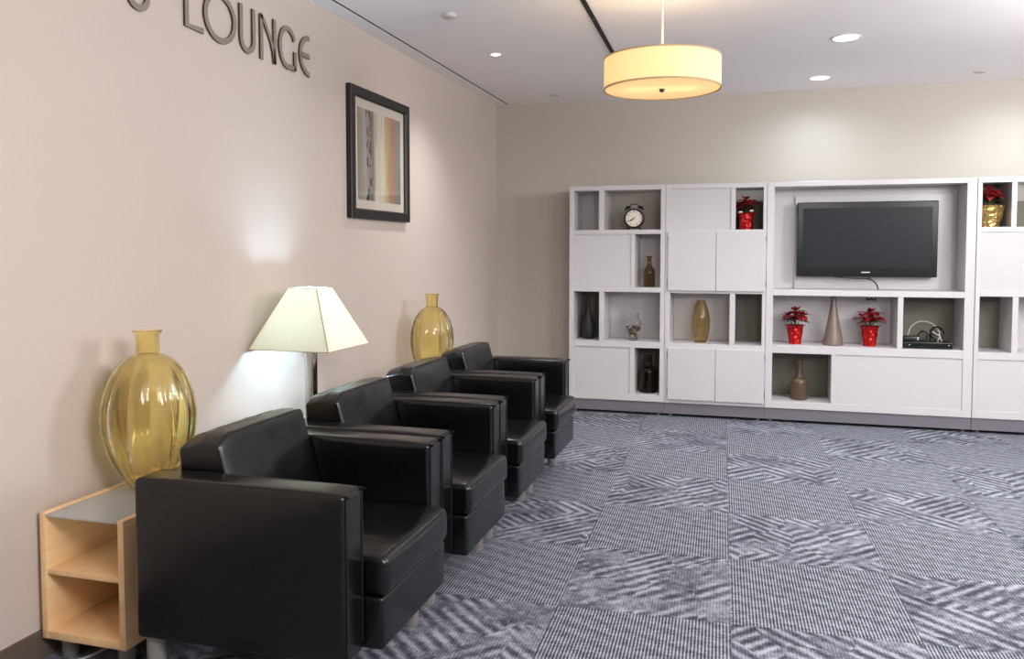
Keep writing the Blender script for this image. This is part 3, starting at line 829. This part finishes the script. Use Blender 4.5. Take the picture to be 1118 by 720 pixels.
bm = bmesh.new(); tube(bm, [(-.044, 0, zc_ + .098), (-.03, 0, zc_ + .118), (0, 0, zc_ + .126), (.03, 0, zc_ + .118), (.044, 0, zc_ + .098)], .004); link('handle', bm, M['black'], t)

# poinsettias
def leafy(bm, base, direc, length, width, droop, seed):
    d = Vector(direc).normalized(); up = Vector((0, 0, 1)); side = d.cross(up).normalized() if abs(d.z) < .98 else Vector((1, 0, 0))
    nr = side.cross(d).normalized()
    shape = [(0, .10), (.18, .62), (.42, 1.0), (.62, .82), (.82, .45), (1.0, .02)]
    prev = None
    for f, w in shape:
        c = Vector(base) + d * length * f - up * droop * f * f
        row = [bm.verts.new(c + side * width * w * k + nr * (-.14 * width * (1 - abs(k)) * 1.0 + .0) ) for k in (-.5, 0, .5)]
        row2 = [bm.verts.new(v.co + nr * .0012) for v in row]
        if prev:
            a, a2 = prev
            for k in range(2):
                bm.faces.new((a[k], row[k], row[k + 1], a[k + 1])); bm.faces.new((a2[k], a2[k + 1], row2[k + 1], row2[k]))
            bm.faces.new((a[0], a2[0], row2[0], row[0])); bm.faces.new((a[2], row[2], row2[2], a2[2]))
        prev = (row, row2)
def poinsettia(x, z, label, seed, hp=.155, rt=.062, rb=.047, foilmat='red_foil', spread=.150, hplant=.29, y=YS, flare=.012, heads=None, tips=False):
    rnd = random.Random(seed)
    t = thing('poinsettia', label, 'potted plant', (x, y, z), group='foil wrapped red poinsettias on the shelves')
    ph = rnd.uniform(0, 6)
    def crk(a, i, r):
        k = .05 if i < 6 else .14
        return r * (1 + k * math.sin(9 * a + ph + i * .5) * .5 + k * .6 * math.sin(17 * a + ph * 2 + i))
    prof = [(rb, 0), (rb * 1.02, .005), (rb * 1.08, hp * .25), (rt * .93, hp * .55), (rt * .97, hp * .80), (rt, hp * .92), (rt + flare, hp), (rt + flare * 1.3, hp * 1.02)]
    inner = [(r * .93, zz) for r, zz in reversed(prof[2:])]
    bm = bmesh.new(); lathe(bm, prof + inner, 64, rad=crk, cap0=True, cap1=True); link('foil_wrap', bm, M[foilmat], t, angle=70)
    bm = bmesh.new(); lathe(bm, [(rt * .86, hp * .5), (rt * .88, hp * .84)], 24, cap0=True, cap1=True); link('soil', bm, M['soil'], t)
    heads = heads or [(0, 0, hplant - .02, 1.0), (-.055, .02, hplant - .06, .85), (.05, -.02, hplant - .05, .85), (.0, -.05, hplant - .055, .85), (.01, .05, hplant - .06, .8)]
    bs = bmesh.new(); bb = bmesh.new(); bl = bmesh.new()
    for hx, hy_, hz_, s in heads:
        tube(bs, [(hx * .25, hy_ * .25, hp * .8), (hx * .6, hy_ * .6, (hp + hz_) / 2), (hx, hy_, hz_)], .0035, 6, 3)
        for k in range(6):
            a = k * PI / 3 + rnd.uniform(-.3, .3)
            el = rnd.uniform(.0, .5)
            leafy(bb, (hx, hy_, hz_), (math.cos(a), math.sin(a), el), spread * .70 * s * rnd.uniform(.8, 1.15), .060 * s, .045 * rnd.uniform(.4, 1.3), k)
        for k in range(4):
            a = k * PI / 2 + rnd.uniform(0, 1.5)
            leafy(bb, (hx, hy_, hz_ + .006), (math.cos(a), math.sin(a), .9), spread * .42 * s, .042 * s, .008, k)
    for k in range(11):
        a = k * 2 * PI / 11 + rnd.uniform(-.2, .2)
        leafy(bl, (.01 * math.cos(a), .01 * math.sin(a), hp + (hplant - hp) * .38), (math.cos(a), math.sin(a), rnd.uniform(.0, .4)), spread * .72 * rnd.uniform(.8, 1.1), .048, .035, k)
    link('stems', bs, M['stem'], t); link('bracts', bb, M['bract'], t, angle=60); link('leaves', bl, M['leaf'], t, angle=60)
    if tips:
        bm = bmesh.new()
        for s, zz in ((-1, .0), (1, .012)):
            box(bm, s * rt * .72 - .016, s * rt * .72 + .016, -rt * .95, -rt * .80, hp * .98 + zz, hp * 1.10 + zz, bev=.005)
        link('wrap_tips', bm, M['white_metal'], t)
    return t
poinsettia(.333, .638, 'red foil poinsettia at the left of the taupe cone vase', 11)
poinsettia(.905, .638, 'red foil poinsettia at the right of the taupe cone vase', 5, hp=.16)
poinsettia(-.070, 1.583, 'red foil poinsettia in the top row niche above the cabinet doors', 21, hp=.140, rt=.060, rb=.052, spread=.125, hplant=.270, tips=True)
tg = poinsettia(1.735, 1.588, 'gold foil wrapped poinsettia in the top row at the right edge', 33, hp=.165, rt=.098, rb=.066, foilmat='gold_foil', spread=.140, hplant=.285, flare=.010,
                heads=[(0, 0, .285, 1.0), (-.035, .02, .25, .9), (.032, -.03, .255, .9), (0, -.05, .235, .95)], y=7.19)
# media boxes and cables in the niche on the right
t = thing('media_player', 'flat black media player with small lights in the niche under the television', 'media player', (1.318, 7.20, .638))
link('casing', B(-.175, .175, -.09, .12, .005, .052, bev=.004), M['black'], t)
link('front_strip', B(-.165, .165, -.0925, -.089, .012, .046), plain('smoked_strip', srgb(14, 15, 18), .1), t, smooth=False)
for xx, w_ in ((-.135, .010), (.145, .006)):
    link('indicator', B(xx - w_ / 2, xx + w_ / 2, -.0932, -.0922, .029, .035), plain('indicator_white', srgb(215, 220, 230), .4), t, smooth=False)
for xx in (-.15, .15):
    bm = bmesh.new(); cyl(bm, (xx, 0, 0), (xx, 0, .006), .012, 12); link('foot', bm, M['black'], t)
t = thing('cable_box', 'small black box stacked on the left end of the media player', 'set-top box', (1.215, 7.235, .690))
link('casing', B(-.062, .062, -.06, .06, .0, .036, bev=.006), M['black'], t)
link('indicator', B(.035, .043, -.0608, -.0598, .010, .034), plain('pale_light', srgb(200, 206, 214), .4), t, smooth=False)
def coil(c, r, n, rnd, tilt):
    pts = []
    for k in range(n):
        a = k * 2 * PI / 9
        v = Vector((r * math.cos(a) * rnd.uniform(.85, 1.1), rnd.uniform(-.015, .015), r * math.sin(a) * rnd.uniform(.85, 1.1)))
        v.rotate(Matrix.Rotation(tilt, 3, 'Z')); pts.append(Vector(c) + v)
    return pts
rnd = random.Random(4)
bm = bmesh.new(); tube(bm, coil((1.400, 7.24, .752), .052, 26, rnd, .3), .0045, 6, 4)
tag(link('coiled_cable', bm, M['black']), 'large coil of black cable on the right end of the media player', 'cable', 'black cable coils on the media player')
bm = bmesh.new(); tube(bm, coil((1.302, 7.245, .731), .034, 17, rnd, -.3), .0045, 6, 4)
tag(link('coiled_cable', bm, M['black']), 'small coil of black cable on the middle of the media player', 'cable', 'black cable coils on the media player')
bm = bmesh.new(); tube(bm, [(1.352, 7.235, .692), (1.353, 7.235, .75), (1.350, 7.235, .785)], .006, 8, 4); tube(bm, [(1.352, 7.235, .742), (1.39, 7.23, .748), (1.42, 7.23, .765)], .0045, 6, 4)
tag(link('black_plug_lead', bm, M['black']), 'upright black plug lead between the two cable coils', 'cable')
bm = bmesh.new(); tube(bm, [(1.195, 7.27, .726), (1.215, 7.28, .790), (1.26, 7.285, .832), (1.315, 7.285, .842), (1.37, 7.28, .826), (1.41, 7.26, .785), (1.43, 7.24, .70)], .0042, 8, 5)
tag(link('white_cable', bm, M['white_cable']), 'pale cable that arches above the media player', 'cable')
bm = bmesh.new(); tube(bm, [(1.362, 7.205, .770), (1.385, 7.20, .752), (1.412, 7.195, .735), (1.405, 7.19, .71), (1.398, 7.19, .692)], .004, 6, 5); tube(bm, [(1.415, 7.2, .772), (1.411, 7.195, .74), (1.43, 7.19, .692)], .0035, 6, 5)
tag(link('white_lead', bm, M['white_cable']), 'short pale lead hanging through the large black cable coil', 'cable')

# ------------------------------------------------------------------ pendant lamp
px_, py_, pz0, pz1, pr = -.474, 4.40, 2.243, 2.405, .300
t = thing('pendant_lamp', 'round drum pendant lamp with glowing yellow shade hung from the ceiling', 'pendant lamp', (px_, py_, 0))
bm = bmesh.new(); lathe(bm, [(pr, pz0), (pr, pz1), (pr - .003, pz1), (pr - .003, pz0)], 96, close=True)
sh = link('drum_shade', bm, M['pendant_shade'], t)
for zz in (pz0, pz1 - .008):
    bm = bmesh.new(); lathe(bm, [(pr + .0015, zz), (pr + .0015, zz + .008), (pr - .0045, zz + .008), (pr - .0045, zz)], 96, close=True)
    link('shade_trim', bm, M['trim_tan'], sh)
bm = bmesh.new(); lathe(bm, [(pr - .006, pz0 + .004), (pr - .006, pz0 + .007)], 96, cap0=True, cap1=True); link('diffuser', bm, M['pendant_diffuser'], t)
bm = bmesh.new(); lathe(bm, [(.002, pz0 - .014), (.010, pz0 - .012), (.014, pz0 - .004), (.014, pz0 + .004)], 20, cap0=True, cap1=True); link('finial', bm, M['hinge'], t)
bm = bmesh.new(); cyl(bm, (0, 0, pz0 + .007), (0, 0, CZ - .02), .006, 12); link('rod', bm, M['white_metal'], t)
bm = bmesh.new(); lathe(bm, [(.02, CZ - .03), (.062, CZ - .024), (.066, CZ)], 32, cap0=True, cap1=True); link('canopy', bm, M['white_metal'], t)
bm = bmesh.new()
for k in range(3):
    a = k * 2 * PI / 3 + .4; cyl(bm, (0, 0, pz1 - .02), ((pr - .004) * math.cos(a), (pr - .004) * math.sin(a), pz1 - .006), .003, 8)
link('spider', bm, M['white_metal'], t)
for s in (-1, 1):
    bm = bmesh.new(); sphere(bm, (s * .125, s * .03, pz0 + .075), .028, 1.1); cyl(bm, (s * .02, s * .005, pz0 + .10), (s * .12, s * .029, pz0 + .09), .008, 8)
    link('bulb', bm, M['bulb_warm'], t)

# ------------------------------------------------------------------ ceiling fittings
def downlight(x, y, r, label, lit=True, group='round lit downlights in the ceiling'):
    t = thing('downlight', label, 'ceiling light', (x, y, CZ), group=group)
    bm = bmesh.new(); lathe(bm, [(r * .86, -.002), (r * .90, -.006), (r * 1.0, -.006), (r * 1.06, 0)], 48, cap0=False); 
    link('trim_ring', bm, M['white_metal'], t)
    bm = bmesh.new(); lathe(bm, [(r * .88, -.003), (r * .88, -.0005)], 48, cap0=True, cap1=True)
    link('lens', bm, M['led'], t)
downlight(.541, 5.741, .087, 'brighter round downlight right of the pendant, nearer the camera')
downlight(.474, 6.995, .080, 'round downlight close to the back wall, above the television')
downlight(-1.737, 5.534, .038, 'tiny lit spotlight in the ceiling near the left wall')
def cover(x, y, r, hgt, label, cat, name):
    bm = bmesh.new(); lathe(bm, [(r * .80, -hgt), (r, -hgt * .8), (r, -.004), (r * .93, -.003), (r * .93, 0)], 40, cap0=True, cap1=True)
    o = link(name, bm, M['detector'], None); o.location = (x, y, CZ); tag(o, label, cat)
cover(-1.704, 4.533, .042, .026, 'small round white detector on the ceiling above the picture', 'detector', 'ceiling_detector')
cover(-1.692, 7.10, .040, .008, 'flat round sprinkler cover on the ceiling by the far left corner', 'sprinkler', 'sprinkler_cover')
cover(1.622, 7.10, .045, .008, 'flat round sprinkler cover on the ceiling at the right', 'sprinkler', 'sprinkler_cover')
t = thing('ceiling_track', 'narrow black track on the ceiling that runs behind the pendant', 'track', (-.905, 0, CZ), R(1.9))
link('rail', B(.130, .156, 3.2, 6.45, -.008, 0), M['void'], t, smooth=False)
bm = bmesh.new(); box(bm, .134, .152, 4.82, 4.86, -.010, -.007); link('joint_clip', bm, M['hinge'], t, smooth=False)

# ------------------------------------------------------------------ lights
def light(name, typ, loc, power, col=(1, 1, 1), **k):
    d = bpy.data.lights.new(name, typ); d.energy = power; d.color = col
    for a, v in k.items(): setattr(d, a, v)
    o = bpy.data.objects.new(name, d); COL.objects.link(o); o.location = loc
    return o
cool = (.74, .86, 1.0); warm = (1.0, .88, .74); neut = (.97, .975, 1.0)
def down(x, y, p, col=neut, size=R(125), blend=.9, r=.07):
    return light('downlight_lamp', 'SPOT', (x, y, CZ - .012), p, col, spot_size=size, spot_blend=blend, shadow_soft_size=r)
down(.541, 5.741, 100); down(.474, 6.995, 30, cool, R(162), 1.0); down(1.98, 6.98, 30, cool, R(158), 1.0); down(-1.737, 5.534, 55, neut, R(120), 1.0, .03)
for x, y in ((2.3, 5.4), (-.6, 6.0), (4.2, 6.6), (4.3, 4.2), (2.4, 3.2), (.6, 3.0), (4.3, 1.6), (2.4, .9), (.6, .5), (-.9, -.9), (.9, -1.5), (3.0, -1.4)):
    down(x, y, 60, neut, R(112), .9, .12)
# unseen fill lights added to brighten the ceiling and walls, no pendants here
for x, y, e in ((.8, .7, 105), (2.6, 4.4, 140), (2.6, .9, 130), (4.4, 6.2, 25)):
    light('pendant_and_fill_light', 'POINT', (x, y, 2.2), e, (.97, .96, .97), shadow_soft_size=.40)
light('lamp_bulb', 'POINT', (lx, ly, TT + .60), 30, (.47, .73, 1.0), shadow_soft_size=.045)
for s in (-1, 1):
    light('pendant_and_fill_light', 'POINT', (px_ + s * .125, py_ + s * .03, pz0 + .075), 22, (1.0, .80, .58), shadow_soft_size=.03)

w = bpy.data.worlds.new('world'); SC.world = w; w.use_nodes = True
w.node_tree.nodes['Background'].inputs[0].default_value = (.93, .96, 1.0, 1)
w.node_tree.nodes['Background'].inputs[1].default_value = 0.5

# ------------------------------------------------------------------ camera
cd = bpy.data.cameras.new('camera'); cam = bpy.data.objects.new('camera', cd); COL.objects.link(cam)
cd.sensor_fit = 'HORIZONTAL'; cd.sensor_width = 36; cd.lens = 36 * 903.61 / 1118
cd.shift_y = -(360 - 320.31) / 1118
cd.clip_start = .05
cam.location = (0, 0, 1.4)
cam.rotation_euler = (R(90 - 2.8647), 0, R(16.304))
SC.camera = cam
SC.view_settings.view_transform = 'Standard'; SC.view_settings.look = 'None'
SC.view_settings.gamma = 1; SC.view_settings.use_curve_mapping = False
SC.view_settings.exposure = 0.64
SC.cycles.max_bounces = 14; SC.cycles.transmission_bounces = 12; SC.cycles.transparent_max_bounces = 12
SC.cycles.sample_clamp_indirect = 6.0
